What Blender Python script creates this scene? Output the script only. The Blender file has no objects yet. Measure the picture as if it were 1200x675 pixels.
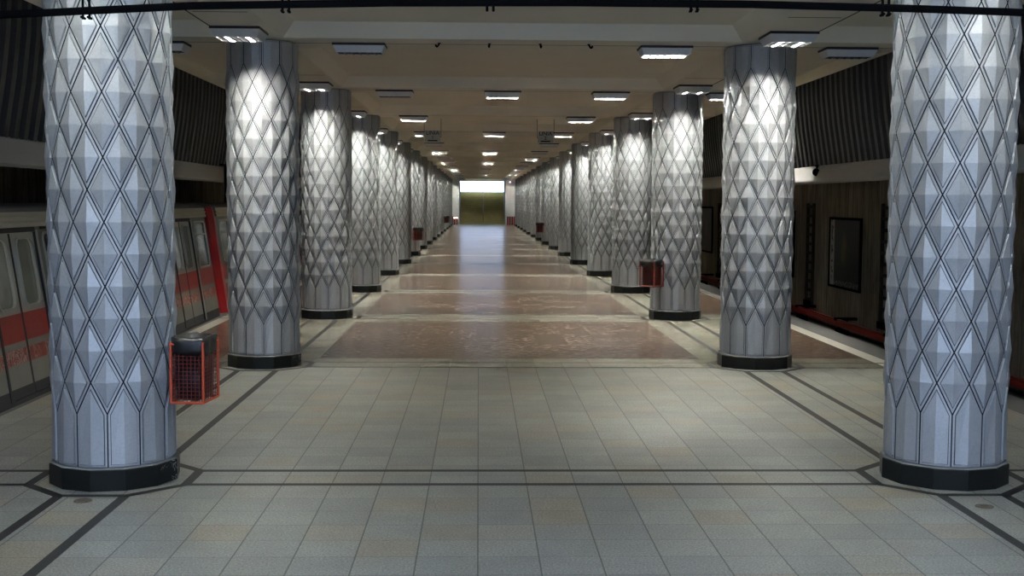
import bpy, bmesh, math, random
from mathutils import Vector, Matrix
C = bpy.context.scene.collection
S = bpy.context.scene
PI = math.pi
RND = random.Random(7)

# ------------------------------------------------------------------ measures (metres)
D = 7.2                      # column spacing along the hall
Y1 = 10.27                   # first pair of columns
XC = 3.52                    # column rows at x = -XC and +XC
NCOL = 16
ZC = 4.55                    # soffit of the ceiling beams
ZR = 4.75                    # recessed ceiling between the beams
EDGE = 6.09                  # platform edge
YN, YF = 1.2, 128.0          # near and far end of the platform
WALLX = 10.0
def axis(k): return Y1 + D*k

# ------------------------------------------------------------------ materials
class NT:
    def __init__(s, name):
        s.m = bpy.data.materials.new(name); s.m.use_nodes = True
        s.t = s.m.node_tree; s.t.nodes.clear()
        s.out = s.t.nodes.new('ShaderNodeOutputMaterial')
    def n(s, typ, **kw):
        nd = s.t.nodes.new(typ)
        for k, v in kw.items():
            if k.startswith('i_'):
                key = k[2:]
                key = int(key) if key.isdigit() else key.replace('_', ' ')
                if hasattr(v, 'is_output') or isinstance(v, bpy.types.NodeSocket): s.t.links.new(v, nd.inputs[key])
                else: nd.inputs[key].default_value = v
            else: setattr(nd, k, v)
        return nd
    def math(s, op, a, b=0.0, c=0.0):
        nd = s.t.nodes.new('ShaderNodeMath'); nd.operation = op
        for i, v in enumerate((a, b, c)):
            if isinstance(v, bpy.types.NodeSocket): s.t.links.new(v, nd.inputs[i])
            else: nd.inputs[i].default_value = v
        return nd.outputs[0]
    def mix(s, f, a, b, typ='MIX'):
        nd = s.t.nodes.new('ShaderNodeMix'); nd.data_type = 'RGBA'; nd.blend_type = typ
        for i, v in ((0, f), (6, a), (7, b)):
            if isinstance(v, bpy.types.NodeSocket): s.t.links.new(v, nd.inputs[i])
            else: nd.inputs[i].default_value = v if i == 0 else (tuple(v)+(1,))[:4]
        return nd.outputs[2]
    def ramp(s, f, stops):
        nd = s.t.nodes.new('ShaderNodeValToRGB'); s.t.links.new(f, nd.inputs[0])
        e = nd.color_ramp.elements
        while len(e) < len(stops): e.new(.5)
        for el, (p, c) in zip(e, stops): el.position = p; el.color = (tuple(c)+(1,))[:4] if not isinstance(c, (int, float)) else (c, c, c, 1)
        return nd.outputs[0]
    def coords(s):
        tc = s.t.nodes.new('ShaderNodeTexCoord'); sp = s.t.nodes.new('ShaderNodeSeparateXYZ')
        s.t.links.new(tc.outputs['Object'], sp.inputs[0])
        return tc.outputs['Object'], sp.outputs
    def noise(s, vec, scale, detail=2, rough=.5, dist=0):
        nd = s.n('ShaderNodeTexNoise'); s.t.links.new(vec, nd.inputs['Vector'])
        nd.inputs['Scale'].default_value = scale; nd.inputs['Detail'].default_value = detail
        nd.inputs['Roughness'].default_value = rough; nd.inputs['Distortion'].default_value = dist
        return nd.outputs['Fac']
    def scalev(s, vec, v):
        nd = s.t.nodes.new('ShaderNodeVectorMath'); nd.operation = 'MULTIPLY'
        s.t.links.new(vec, nd.inputs[0]); nd.inputs[1].default_value = v
        return nd.outputs[0]
    def principled(s, color, rough=.5, metal=0.0, bump=None, spec=.5, bstr=.3, bdist=.01):
        p = s.t.nodes.new('ShaderNodeBsdfPrincipled')
        def setv(k, v):
            if isinstance(v, bpy.types.NodeSocket): s.t.links.new(v, p.inputs[k])
            else: p.inputs[k].default_value = (tuple(v)+(1,))[:4] if isinstance(v, (tuple, list)) else v
        setv('Base Color', color); setv('Roughness', rough); setv('Metallic', metal); setv('Specular IOR Level', spec)
        if bump is not None:
            b = s.t.nodes.new('ShaderNodeBump'); b.inputs['Strength'].default_value = bstr; b.inputs['Distance'].default_value = bdist
            s.t.links.new(bump, b.inputs['Height']); s.t.links.new(b.outputs[0], p.inputs['Normal'])
        s.t.links.new(p.outputs[0], s.out.inputs[0]); return p

def mat(name, color, rough=.5, metal=0.0, var=.12, scale=8, spec=.5, stretch=(1, 1, 1)):
    t = NT(name); v, _ = t.coords()
    f = t.noise(t.scalev(v, stretch), scale, 3)
    lo = tuple(c*(1-var) for c in color); hi = tuple(min(1, c*(1+var)) for c in color)
    t.principled(t.mix(f, lo, hi), rough, metal, spec=spec)
    return t.m
def emit(name, color, strength):
    t = NT(name); e = t.n('ShaderNodeEmission'); e.inputs[0].default_value = tuple(color)+(1,); e.inputs[1].default_value = strength
    t.t.links.new(e.outputs[0], t.out.inputs[0]); return t.m

def tile_mat(name, base, alt, px, ox, py, oy, rough, jx=.5, jy=.25, wx=.0035, wy=.0025, speck=.35, warm=None):
    t = NT(name); v, (x, y, z) = t.coords()
    fx = t.math('DIVIDE', t.math('SUBTRACT', x, ox), px); fy = t.math('DIVIDE', t.math('SUBTRACT', y, oy), py)
    cx, cy = t.math('FLOOR', fx), t.math('FLOOR', fy)
    cmb = t.n('ShaderNodeCombineXYZ', i_0=cx, i_1=cy)
    wn = t.n('ShaderNodeTexWhiteNoise', noise_dimensions='3D', i_0=cmb.outputs[0])
    col = t.mix(wn.outputs['Value'], base, alt)
    if warm:
        sel = t.ramp(t.n('ShaderNodeTexWhiteNoise', noise_dimensions='4D', i_0=cmb.outputs[0], i_1=3.3).outputs['Value'], [(.80, 0.0), (.95, 1.0)])
        col = t.mix(t.math('MULTIPLY', sel, .55), col, warm)
    n1 = t.noise(v, 62, 3, .85); n2 = t.noise(v, 3.0, 4, .6)
    sp = t.ramp(n1, [(.38, 1-speck), (.5, 1.0), (.62, 1+speck)])
    sp2 = t.ramp(n2, [(.25, .86), (.75, 1.12)])
    col = t.mix(1.0, col, sp, 'MULTIPLY'); col = t.mix(1.0, col, sp2, 'MULTIPLY')
    def line(f, p, w):
        d = t.math('MULTIPLY', t.math('ABSOLUTE', t.math('SUBTRACT', f, t.math('ROUND', f))), p)
        return t.math('LESS_THAN', d, w)
    col = t.mix(t.math('MULTIPLY', line(fx, px, wx), jx), col, (.03, .03, .027))
    col = t.mix(t.math('MULTIPLY', line(fy, py, wy), jy), col, (.05, .045, .04))
    bw = t.noise(t.scalev(v, (1.2, 2.2, 1)), 1.3, 2)
    t.principled(col, rough, bump=bw, bstr=.004, bdist=.02)
    return t.m

M = {}
M['granite'] = tile_mat('granite_tile', (.175, .176, .157), (.23, .226, .195), .4035, -.066, .4, 7.54, .42, jx=.95, jy=.75, wx=.005, wy=.004, speck=.5, warm=(.24, .19, .12))
M['pale'] = tile_mat('pale_tile', (.27, .255, .20), (.32, .30, .24), .4035, -.066, .4, 7.54, .20, jx=.3, jy=.2, speck=.2)
def red_marble():
    t = NT('red_marble'); v, (x, y, z) = t.coords()
    n = t.noise(t.scalev(v, (1.0, 1.3, 1)), 5.0, 6, .65, .6)
    col = t.ramp(n, [(.28, (.048, .029, .021)), (.45, (.085, .052, .038)), (.58, (.12, .076, .056)), (.72, (.18, .130, .098))])
    sp = t.noise(t.scalev(v, (2.2, 5, 1)), 3.2, 4, .7)
    col = t.mix(t.ramp(sp, [(.552, 0.0), (.59, .85)]), col, (.36, .29, .22))
    cx = t.math('FLOOR', t.math('DIVIDE', x, .5)); cy = t.math('FLOOR', t.math('DIVIDE', y, .5))
    wn = t.n('ShaderNodeTexWhiteNoise', noise_dimensions='3D', i_0=t.n('ShaderNodeCombineXYZ', i_0=cx, i_1=cy).outputs[0])
    col = t.mix(1.0, col, t.ramp(wn.outputs['Value'], [(0, .82), (1, 1.15)]), 'MULTIPLY')
    bw = t.noise(t.scalev(v, (1.2, 2.2, 1)), 1.3, 2)
    t.principled(col, .21, spec=.3, bump=bw, bstr=.004, bdist=.02); return t.m
M['red_marble'] = red_marble()
M['bounce_stair'] = mat('pale_bounce_stair', (.74, .74, .72), .7, var=.08)  # unseen near stairs, made pale to bounce skylight onto the ceiling
M['inlay'] = mat('dark_inlay', (.018, .018, .017), .6, var=.4, scale=20, spec=.25)
M['edge'] = mat('platform_edge_stone', (.085, .08, .078), .7, var=.35, scale=6)
M['edge_line'] = mat('edge_pale_stone', (.42, .40, .34), .5, var=.2, scale=10)
M['ceiling'] = mat('ceiling_paint', (.88, .83, .69), .8, var=.05, scale=1.2)
M['joint'] = mat('joint_shadow_gap', (.06, .055, .05), .9)
M['concrete'] = mat('grey_concrete', (.22, .21, .19), .85, var=.3, scale=2)
M['dark_concrete'] = mat('sooty_concrete', (.035, .033, .03), .9, var=.3, scale=2)
M['fascia'] = mat('dark_corrugated_sheet', (.009, .008, .007), .6, var=.3, scale=3)
M['beam'] = mat('pale_grey_beam', (.42, .41, .38), .7, var=.14, scale=1.5, stretch=(1, .4, 2))
def ribbed():
    t = NT('dirty_ribbed_concrete'); v, (x, y, z) = t.coords()
    n = t.noise(t.scalev(v, (1, 3.5, .25)), 2.2, 5, .65)
    n2 = t.noise(t.scalev(v, (1, 1, .6)), .5, 3)
    col = t.ramp(n, [(.3, (.16, .135, .095)), (.5, (.38, .325, .235)), (.7, (.58, .51, .39))])
    col = t.mix(1.0, col, t.ramp(n2, [(.3, .7), (.7, 1.15)]), 'MULTIPLY')
    t.principled(col, .9); return t.m
M['ribbed'] = ribbed()
def alu():
    t = NT('brushed_aluminium_panel'); v, _ = t.coords()
    n = t.noise(t.scalev(v, (1, 1, .35)), 6, 4, .6)
    n2 = t.noise(v, 60, 2)
    col = t.ramp(n, [(.3, (.37, .38, .39)), (.7, (.45, .455, .46))])
    col = t.mix(1.0, col, t.ramp(n2, [(.3, .93), (.7, 1.05)]), 'MULTIPLY')
    t.principled(col, .50, .42); return t.m
M['alu'] = alu()
M['groove'] = mat('dark_panel_joint', (.008, .0085, .012), .8, spec=.2)
def black_marble():
    t = NT('black_marble'); v, _ = t.coords()
    n = t.noise(v, 2.2, 5, .6, 1.2)
    d = t.math('ABSOLUTE', t.math('SUBTRACT', n, .5))
    vein = t.ramp(d, [(0.0, 1.0), (.006, .0)])
    pick = t.ramp(t.noise(v, 2.6, 1), [(.62, 0.0), (.68, 1.0)])
    col = t.mix(t.math('MULTIPLY', vein, pick), (.012, .013, .012), (.45, .44, .40))
    t.principled(col, .3, spec=.15); return t.m
M['black_marble'] = black_marble()
M['ledge'] = mat('plinth_ledge_mortar', (.17, .17, .16), .7)
M['lamp_dark'] = mat('lamp_housing_black', (.02, .02, .02), .6)
M['lamp_white'] = mat('lamp_white_enamel', (.72, .73, .74), .35, var=.04)
M['louvre'] = mat('louvre_grey', (.045, .046, .047), .4, var=.04)
M['tube_off'] = mat('dead_tube_glass', (.45, .56, .55), .3, var=.03)
M['tube'] = emit('fluorescent_tube', (1.0, 1.0, .92), 3000)
M['tube_beam'] = emit('fluorescent_tube_beam', (1.0, 1.0, .90), 5500)
M['tube_fill'] = emit('fluorescent_fill_tube', (.95, 1.0, .95), 1500)
M['tube_weak'] = emit('fluorescent_tube_ageing', (.95, 1.0, .95), 1000)
M['tube_mid'] = emit('fluorescent_tube_weak', (1.0, 1.0, .90), 4000)
M['iron'] = mat('black_iron', (.003, .003, .003), .95, spec=.03)
M['orange'] = mat('orange_painted_wire', (.46, .052, .010), .45, var=.1)
M['bag'] = mat('black_plastic_bag', (.006, .006, .0065), .42, var=.3)
M['bin_frame_red'] = mat('dull_red_painted_wire', (.20, .018, .010), .5, var=.1)
M['bin_red'] = mat('dark_red_wire', (.15, .014, .009), .5)
M['train_grey'] = mat('train_grey_paint', (.14, .138, .118), .45, var=.2, scale=4)
M['train_cream'] = mat('train_cream_roof_edge', (.50, .465, .37), .5, var=.14, scale=4, stretch=(1, .5, 4))
M['train_red'] = mat('train_red_paint', (.20, .009, .005), .4, var=.18, scale=5)
M['train_cab_red'] = mat('train_cab_red_paint', (.33, .012, .016), .3, var=.06)
M['train_roof'] = mat('train_roof_grey', (.16, .155, .15), .7, var=.2)
M['train_frame'] = mat('train_window_aluminium', (.36, .35, .30), .35, .3, var=.08)
M['train_inside'] = mat('train_interior_panel', (.40, .40, .36), .6)
M['rubber'] = mat('black_rubber', (.014, .013, .016), .7)
M['pole_yellow'] = mat('yellow_green_handrail', (.40, .45, .22), .4)
M['seat'] = mat('brown_train_seat', (.20, .09, .05), .6)
def graffiti(name, base, paint, thr):
    t = NT(name); v, _ = t.coords()
    n = t.noise(t.scalev(v, (1, 1.2, 1)), 6.0, 2, .5, 2.5)
    d = t.math('ABSOLUTE', t.math('SUBTRACT', n, .5))
    a = t.ramp(d, [(thr, 1.0), (thr+.02, 0.0)])
    pick = t.ramp(t.noise(v, 1.3, 2), [(.40, 0.0), (.5, .85)])
    col = t.mix(t.math('MULTIPLY', a, pick), base, paint)
    t.principled(col, .45); return t.m
M['train_band'] = graffiti('train_lower_red_band_scrawled', (.17, .017, .010), (.36, .26, .22), .035)
def glass():
    t = NT('train_window_glass')
    tr = t.n('ShaderNodeBsdfTransparent'); tr.inputs[0].default_value = (.62, .66, .64, 1)
    gl = t.n('ShaderNodeBsdfGlossy'); gl.inputs[0].default_value = (.8, .85, .85, 1); gl.inputs[1].default_value = .06
    df = t.n('ShaderNodeBsdfDiffuse'); df.inputs[0].default_value = (.11, .12, .115, 1)
    mx = t.n('ShaderNodeMixShader'); mx.inputs[0].default_value = .5
    t.t.links.new(tr.outputs[0], mx.inputs[1]); t.t.links.new(df.outputs[0], mx.inputs[2])
    fr = t.n('ShaderNodeFresnel'); m2 = t.n('ShaderNodeMixShader'); t.t.links.new(fr.outputs[0], m2.inputs[0])
    t.t.links.new(mx.outputs[0], m2.inputs[1]); t.t.links.new(gl.outputs[0], m2.inputs[2])
    t.t.links.new(m2.outputs[0], t.out.inputs[0]); return t.m
M['glass'] = glass()
M['train_lamp'] = emit('train_interior_strip_light', (1, .95, .8), 5)
M['ladder'] = mat('sooty_brown_steel', (.045, .039, .030), .8, var=.3)
M['rail_red'] = mat('red_third_rail_cover', (.30, .028, .018), .5, var=.2)
M['steel'] = mat('worn_rail_steel', (.25, .23, .21), .35, .8)
M['stair'] = mat('olive_stair_tread', (.74, .66, .36), .55, var=.2, scale=2)
M['stair_riser'] = mat('dark_olive_stair_riser', (.58, .52, .27), .6, var=.2, scale=2)
M['post_red'] = mat('red_painted_post', (.55, .04, .03), .4)
M['white_glow'] = emit('small_white_lamp', (1, .97, .9), 6)
M['sign_board'] = mat('grey_sign_board', (.36, .37, .34), .5, var=.05)
M['sign_ink'] = mat('black_sign_ink', (.012, .012, .012), .6)
M['drain'] = mat('rusty_drain_cover', (.11, .085, .06), .6, .3)
M['end_panel'] = mat('grey_end_panel', (.62, .62, .62), .5, var=.1)
def poster(name, bg, fig, stripe):
    t = NT(name); tc = t.n('ShaderNodeTexCoord'); sp = t.n('ShaderNodeSeparateXYZ')
    t.t.links.new(tc.outputs['Object'], sp.inputs[0]); y, z = sp.outputs[1], sp.outputs[2]   # y runs -1.5..1.5 (left edge +), z -1..1
    v = tc.outputs['Object']
    n = t.noise(v, 1.6, 4, .6)
    col = t.mix(n, tuple(c*.5 for c in bg), tuple(c*1.6 for c in bg))
    dy = t.math('DIVIDE', t.math('ADD', y, -.1), .42); dz = t.math('DIVIDE', t.math('ADD', z, -.1), .75)
    r = t.math('ADD', t.math('MULTIPLY', dy, dy), t.math('MULTIPLY', dz, dz))
    r = t.math('ADD', r, t.math('MULTIPLY', n, .9))
    col = t.mix(t.ramp(r, [(.5, .9), (1.1, 0.0)]), col, fig)
    if stripe:
        inb = t.math('GREATER_THAN', y, 1.02)
        txt = t.math('GREATER_THAN', t.noise(t.scalev(v, (1, 2.5, 3.2)), 2.0, 1), .53)
        mid = t.math('LESS_THAN', t.math('ABSOLUTE', t.math('SUBTRACT', y, 1.22)), .09)
        sc = t.mix(t.math('MULTIPLY', txt, mid), (.66, .68, .64), (.16, .07, .06))
        col = t.mix(inb, col, sc)
        inb2 = t.math('LESS_THAN', z, -.80)
        tx2 = t.math('GREATER_THAN', t.noise(t.scalev(v, (1, 4, 14)), 2.0, 1), .52)
        col = t.mix(t.math('MULTIPLY', inb2, t.math('LESS_THAN', y, 1.02)), col, t.mix(tx2, (.05, .05, .05), (.26, .26, .24)))
    t.principled(col, .45, spec=.25); return t.m
M['poster_a'] = poster('dark_poster_print', (.030, .030, .027), (.17, .13, .04), True)
M['poster_b'] = poster('brown_poster_print', (.10, .075, .05), (.20, .13, .08), False)
M['poster_c'] = poster('blue_poster_print', (.04, .06, .10), (.14, .17, .22), False)

# ------------------------------------------------------------------ mesh helpers
class MB:
    def __init__(s): s.v, s.f, s.mi = [], [], []
    def face(s, pts, mi=0):
        i = len(s.v); s.v += [tuple(p) for p in pts]; s.f.append(tuple(range(i, i+len(pts)))); s.mi.append(mi)
    def box(s, a, b, mi=0):
        x0, y0, z0 = a; x1, y1, z1 = b
        i = len(s.v); s.v += [(x0,y0,z0),(x1,y0,z0),(x1,y1,z0),(x0,y1,z0),(x0,y0,z1),(x1,y0,z1),(x1,y1,z1),(x0,y1,z1)]
        for q in ((0,3,2,1),(4,5,6,7),(0,1,5,4),(1,2,6,5),(2,3,7,6),(3,0,4,7)):
            s.f.append(tuple(i+k for k in q)); s.mi.append(mi)
    def hexa(s, lo, hi, mi=0):            # two quads, bottom and top
        i = len(s.v); s.v += [tuple(p) for p in lo]+[tuple(p) for p in hi]
        for q in ((3,2,1,0),(4,5,6,7),(0,1,5,4),(1,2,6,5),(2,3,7,6),(3,0,4,7)):
            s.f.append(tuple(i+k for k in q)); s.mi.append(mi)
    def tube(s, p, q, r, n=8, mi=0, r2=None):
        p, q = Vector(p), Vector(q); d = (q-p).normalized()
        a = d.orthogonal().normalized(); b = d.cross(a); r2 = r if r2 is None else r2
        i = len(s.v)
        for k in range(n):
            t = 2*PI*k/n; o = a*math.cos(t)+b*math.sin(t); s.v += [tuple(p+o*r), tuple(q+o*r2)]
        for k in range(n):
            j = (k+1) % n; s.f.append((i+2*k, i+2*j, i+2*j+1, i+2*k+1)); s.mi.append(mi)
        s.f.append(tuple(i+2*k for k in reversed(range(n)))); s.mi.append(mi)
        s.f.append(tuple(i+2*k+1 for k in range(n))); s.mi.append(mi)
    def path(s, pts, r, n=8, mi=0):
        for a, b in zip(pts, pts[1:]): s.tube(a, b, r, n, mi)
    def lathe(s, prof, n=24, mi=0, c=(0, 0), smooth=False):
        i = len(s.v); m = len(prof)
        for k in range(n):
            t = 2*PI*(k+.5)/n
            for r, z in prof: s.v.append((c[0]+r*math.sin(t), c[1]-r*math.cos(t), z))
        for k in range(n):
            j = (k+1) % n
            for u in range(m-1):
                s.f.append((i+k*m+u, i+j*m+u, i+j*m+u+1, i+k*m+u+1)); s.mi.append(mi)
    def extrude_y(s, prof, y0, y1, mi=0, close=False):      # profile in x,z
        pr = prof+[prof[0]] if close else prof
        for k, (a, b) in enumerate(zip(pr, pr[1:])):
            m = mi[k] if isinstance(mi, (list, tuple)) else mi
            s.face([(a[0], y0, a[1]), (b[0], y0, b[1]), (b[0], y1, b[1]), (a[0], y1, a[1])], m)
    def build(s, name, mats, parent=None, off=(0, 0, 0), smooth=False, weld=True, bevel=0):
        me = bpy.data.meshes.new(name)
        me.from_pydata([(a-off[0], b-off[1], c-off[2]) for a, b, c in s.v], [], s.f)
        if not isinstance(mats, (list, tuple)): mats = [mats]
        for m in mats: me.materials.append(m)
        me.polygons.foreach_set('material_index', s.mi)
        bm = bmesh.new(); bm.from_mesh(me)
        if weld: bmesh.ops.remove_doubles(bm, verts=bm.verts, dist=1e-5)
        bmesh.ops.recalc_face_normals(bm, faces=bm.faces)
        if smooth:
            for f in bm.faces: f.smooth = True
        bm.to_mesh(me); bm.free()
        o = bpy.data.objects.new(name, me); C.objects.link(o)
        if parent is not None: o.parent = parent
        else: o.location = off
        if bevel:
            b = o.modifiers.new('bevel', 'BEVEL'); b.width = bevel; b.segments = 2; b.limit_method = 'ANGLE'
        return o
def thing(name, label, cat, loc=(0, 0, 0), rz=0, group=None):
    o = bpy.data.objects.new(name, None); o.empty_display_size = .2; C.objects.link(o)
    o.location = loc; o.rotation_euler = (0, 0, rz); tag(o, label, cat, group); return o
def tag(o, label, cat, group=None, kind='thing'):
    o['label'] = label; o['category'] = cat; o['kind'] = kind
    if group: o['group'] = group
    return o
def struct(o):
    o['kind'] = 'structure'; return o
def dup(root, loc, rz, label, group=None):
    r = root.copy(); C.objects.link(r); r.location = loc; r.rotation_euler = (0, 0, rz); r['label'] = label
    if group: r['group'] = group
    for ch in list(root.children):
        c = ch.copy(); C.objects.link(c); c.parent = r
        for g in list(ch.children):
            d = g.copy(); C.objects.link(d); d.parent = c
    return r
ORD = ['first','second','third','fourth','fifth','sixth','seventh','eighth','ninth','tenth','eleventh','twelfth','thirteenth','fourteenth','fifteenth','sixteenth','seventeenth']

# ------------------------------------------------------------------ setting: floor
fl = MB()
GR, PA, RM, IN, ED, EL = range(6)
def fq(x0, x1, y0, y1, z, mi): fl.face([(x0, y0, z), (x1, y0, z), (x1, y1, z), (x0, y1, z)], mi)
b0 = axis(1)-.26
XI = 5.62
fq(-XI, XI, YN, b0, 0, GR); fq(-XI, XI, b0, YF, 0, PA)
for s in (-1, 1):
    a, b = sorted((s*XI, s*EDGE)); fq(a, b, YN, YF, 0, ED)
    fl.face([(s*EDGE, YN, 0), (s*EDGE, YF, 0), (s*EDGE, YF, -.18), (s*EDGE, YN, -.18)], ED)
    fl.face([(s*EDGE, YN, -.18), (s*EDGE, YF, -.18), (s*(EDGE-.35), YF, -.18), (s*(EDGE-.35), YN, -.18)], ED)
    fl.face([(s*(EDGE-.35), YN, -.18), (s*(EDGE-.35), YF, -.18), (s*(EDGE-.35), YF, -1.3), (s*(EDGE-.35), YN, -1.3)], ED)
    a, b = sorted((s*(XI-.24), s*XI)); fq(a, b, b0, YF, .0006, EL)
ZI = .0012
hw = .042
def oct_pts(cx, cy, ap):
    r = ap/math.cos(PI/8); return [(cx+r*math.sin(PI/8+k*PI/4), cy-r*math.cos(PI/8+k*PI/4)) for k in range(8)]
for k in range(NCOL):
    ya = axis(k)
    for s in (-1, 1):
        cx = s*XC
        p0, p1 = oct_pts(cx, ya, .60), oct_pts(cx, ya, .685)
        for i in range(8):
            j = (i+1) % 8
            fl.face([(*p0[i], ZI), (*p0[j], ZI), (*p1[j], ZI), (*p1[i], ZI)], IN)
        y_lo = YN if k == 0 else axis(k-1)+.64
        for d in (-.26, .26): fq(cx+d-hw, cx+d+hw, y_lo, ya-.64, ZI, IN)
        for d in (-.26, .26):
            a, b = sorted((cx+s*.64, s*XI)); fq(a, b, ya+d-hw, ya+d+hw, ZI, IN)
    for d in (-.26, .26): fq(-XC+.64, XC-.64, ya+d-hw, ya+d+hw, ZI, IN)
    if k >= 1:
        ye = min(ya+D-.88, YF-.4)
        fq(-2.84, 2.84, ya+.72, ye, ZI, RM)
        for s in (-1, 1):
            a, b = sorted((s*4.3, s*5.36)); fq(a, b, ya+.8, ye, ZI, RM)
floor = struct(fl.build('floor', [M['granite'], M['pale'], M['red_marble'], M['inlay'], M['edge'], M['edge_line']], weld=False))

# track beds and tunnel walls
for side, s in (('left', -1), ('right', 1)):
    tb = MB(); a, b = sorted((s*(EDGE-.36), s*(WALLX+.02)))
    tb.box((a, -1, -1.5), (b, 132, -1.3))
    struct(tb.build('trim_1' if s < 0 else 'trim_2', M['dark_concrete']))
    rl = MB()
    for rx in (6.55, 8.0):
        x = s*(rx+.25)
        rl.box((x-.035, -1, -1.17), (x+.035, 131, -1.13)); rl.box((x-.01, -1, -1.27), (x+.01, 131, -1.17)); rl.box((x-.06, -1, -1.30), (x+.06, 131, -1.27))
    struct(rl.build('trim_3' if s < 0 else 'trim_4', M['steel'], weld=False))
    w = MB(); n = int(131/.12)
    x = s*WALLX
    pts = []
    for i in range(n):
        y = -1+i*.12; pts += [(x, y), (x, y+.075), (x+s*.03, y+.085), (x+s*.03, y+.11)]
    for (xa, ya_), (xb, yb) in zip(pts, pts[1:]):
        w.face([(xa, ya_, -1.3), (xb, yb, -1.3), (xb, yb, 4.6), (xa, ya_, 4.6)])
    w.box((x+s*.031-(0 if s > 0 else .2), -1, -1.5), (x+s*.031+(.2 if s > 0 else 0), 131, 4.7))
    struct(w.build('wall_'+side, M['ribbed'], weld=False))

# ceiling: beams at each column line, sloping coffers between
ce = MB()
XB0, XB1, SL = 3.14, 3.90, .18
XE = 5.54
CY0, CY1 = 3.0, 133.5
def coffer(x0, x1, y0, y1, sx0=True, sx1=True):
    a0 = x0+(SL if sx0 else 0); a1 = x1-(SL if sx1 else 0); c0, c1 = y0+SL, y1-SL
    lo = [(x0, y0, ZC), (x1, y0, ZC), (x1, y1, ZC), (x0, y1, ZC)]; hi = [(a0, c0, ZR), (a1, c0, ZR), (a1, c1, ZR), (a0, c1, ZR)]
    ce.face(hi)
    for i in range(4):
        j = (i+1) % 4; ce.face([lo[i], lo[j], hi[j], hi[i]])
BH = .56
ybeams = [axis(k) for k in range(NCOL)]
edges_y = [CY0]
for y in ybeams: edges_y += [y-BH, y+BH]
edges_y.append(CY1)
for i in range(0, len(edges_y)-1, 2):
    y0, y1 = edges_y[i], edges_y[i+1]
    coffer(-XB0, XB0, y0, y1); coffer(XB1, XE, y0, y1, True, False); coffer(-XE, -XB1, y0, y1, False, True)
    for s in (-1, 1):
        a, b = sorted((s*XB0, s*XB1)); ce.face([(a, y0, ZC), (b, y0, ZC), (b, y1, ZC), (a, y1, ZC)])
        ym = y0+(y1-y0)*.63
        ce.face([(a+.06, ym-.02, ZC-.001), (b-.06, ym-.02, ZC-.001), (b-.06, ym+.02, ZC-.001), (a+.06, ym+.02, ZC-.001)], 1)
        xe = s*(XB1+.0)
        ce.face([(xe-.012, y0, ZC-.001), (xe+.012, y0, ZC-.001), (xe+.012, y1, ZC-.001), (xe-.012, y1, ZC-.001)], 1)
for y in ybeams:
    y1 = min(y+BH, CY1)
    ce.face([(-XE, y-BH, ZC), (XE, y-BH, ZC), (XE, y1, ZC), (-XE, y1, ZC)])
    if y < CY1: ce.face([(-XE, y-.03, ZC-.001), (XE, y-.03, ZC-.001), (XE, y+.005, ZC-.001), (-XE, y+.005, ZC-.001)], 1)
ce.box((-10.4, CY0, ZR+.002), (10.4, CY1, ZR+.3))
ce.face([(-XE-.3, CY0, ZC), (XE+.3, CY0, ZC), (XE+.3, CY0, ZR+.1), (-XE-.3, CY0, ZR+.1)])
ceiling = struct(ce.build('ceiling', [M['ceiling'], M['joint']], weld=False))
tc = MB()
for s in (-1, 1):
    a, b = sorted((s*(XE+.16), s*10.2)); tc.box((a, -1, ZC+.05), (b, 131.5, ZR))
struct(tc.build('ceiling', M['dark_concrete'], weld=False))

# corrugated skirts hanging from the ceiling edge, with the pale beam under them
for s in (-1, 1):
    f = MB(); P = .30; pts = []
    n = int((YF-CY0)/P)
    for i in range(n):
        y = CY0+i*P; pts += [(0, y), (0, y+.13), (.055, y+.165), (.055, y+.265)]
    pts.append((0, CY0+n*P))
    rows = [(XE, ZR), (XE+.03, 4.2), (XE+.09, 3.7), (XE+.20, 3.03)]
    for (o0, ya), (o1, yb) in zip(pts, pts[1:]):
        for (xa, za), (xb, zb) in zip(rows, rows[1:]):
            f.face([(s*(xa+o0), ya, za), (s*(xa+o1), yb, za), (s*(xb+o1), yb, zb), (s*(xb+o0), ya, zb)])
    tag(f.build('corrugated_skirt', M['fascia'], weld=False),
        'dark corrugated metal skirt hanging from the ceiling edge above the '+('red train' if s < 0 else 'empty track with the posters'), 'cladding', kind='structure')
    b = MB()
    prof = [(s*(XE+.14), 2.765), (s*(XE+.14), 2.735), (s*(XE+.19), 2.72), (s*(XE+.50), 2.72), (s*(XE+.50), 3.04), (s*(XE+.24), 3.04), (s*(XE+.22), 3.02)]
    b.extrude_y(prof, CY0, YF, close=True)
    tag(b.build('edge_beam', M['beam'], weld=False), 'long pale grey beam under the corrugated skirt over the '+('red train' if s < 0 else 'empty right track'), 'beam', kind='structure')

# near end: stairs behind the camera, open to the sky
st = MB(); n = 26
for i in range(n):
    y = YN-i*.30; z = .173*(i+1); st.box((-5.6, y-.30, -.3), (5.6, y, z))
st.box((-5.6, -20, 4.2), (5.6, YN-n*.3, 4.5))
struct(st.build('floor', M['bounce_stair'], weld=False))
wn = MB()
for s in (-1, 1):
    a, b = sorted((s*5.6, s*10.3)); wn.box((a, .6, -1.5), (b, .9, 5.0))
    a, b = sorted((s*5.6, s*5.9)); wn.box((a, -8, -.3), (b, 3.0, 5.6))
struct(wn.build('wall_near', M['concrete'], weld=False))

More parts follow.
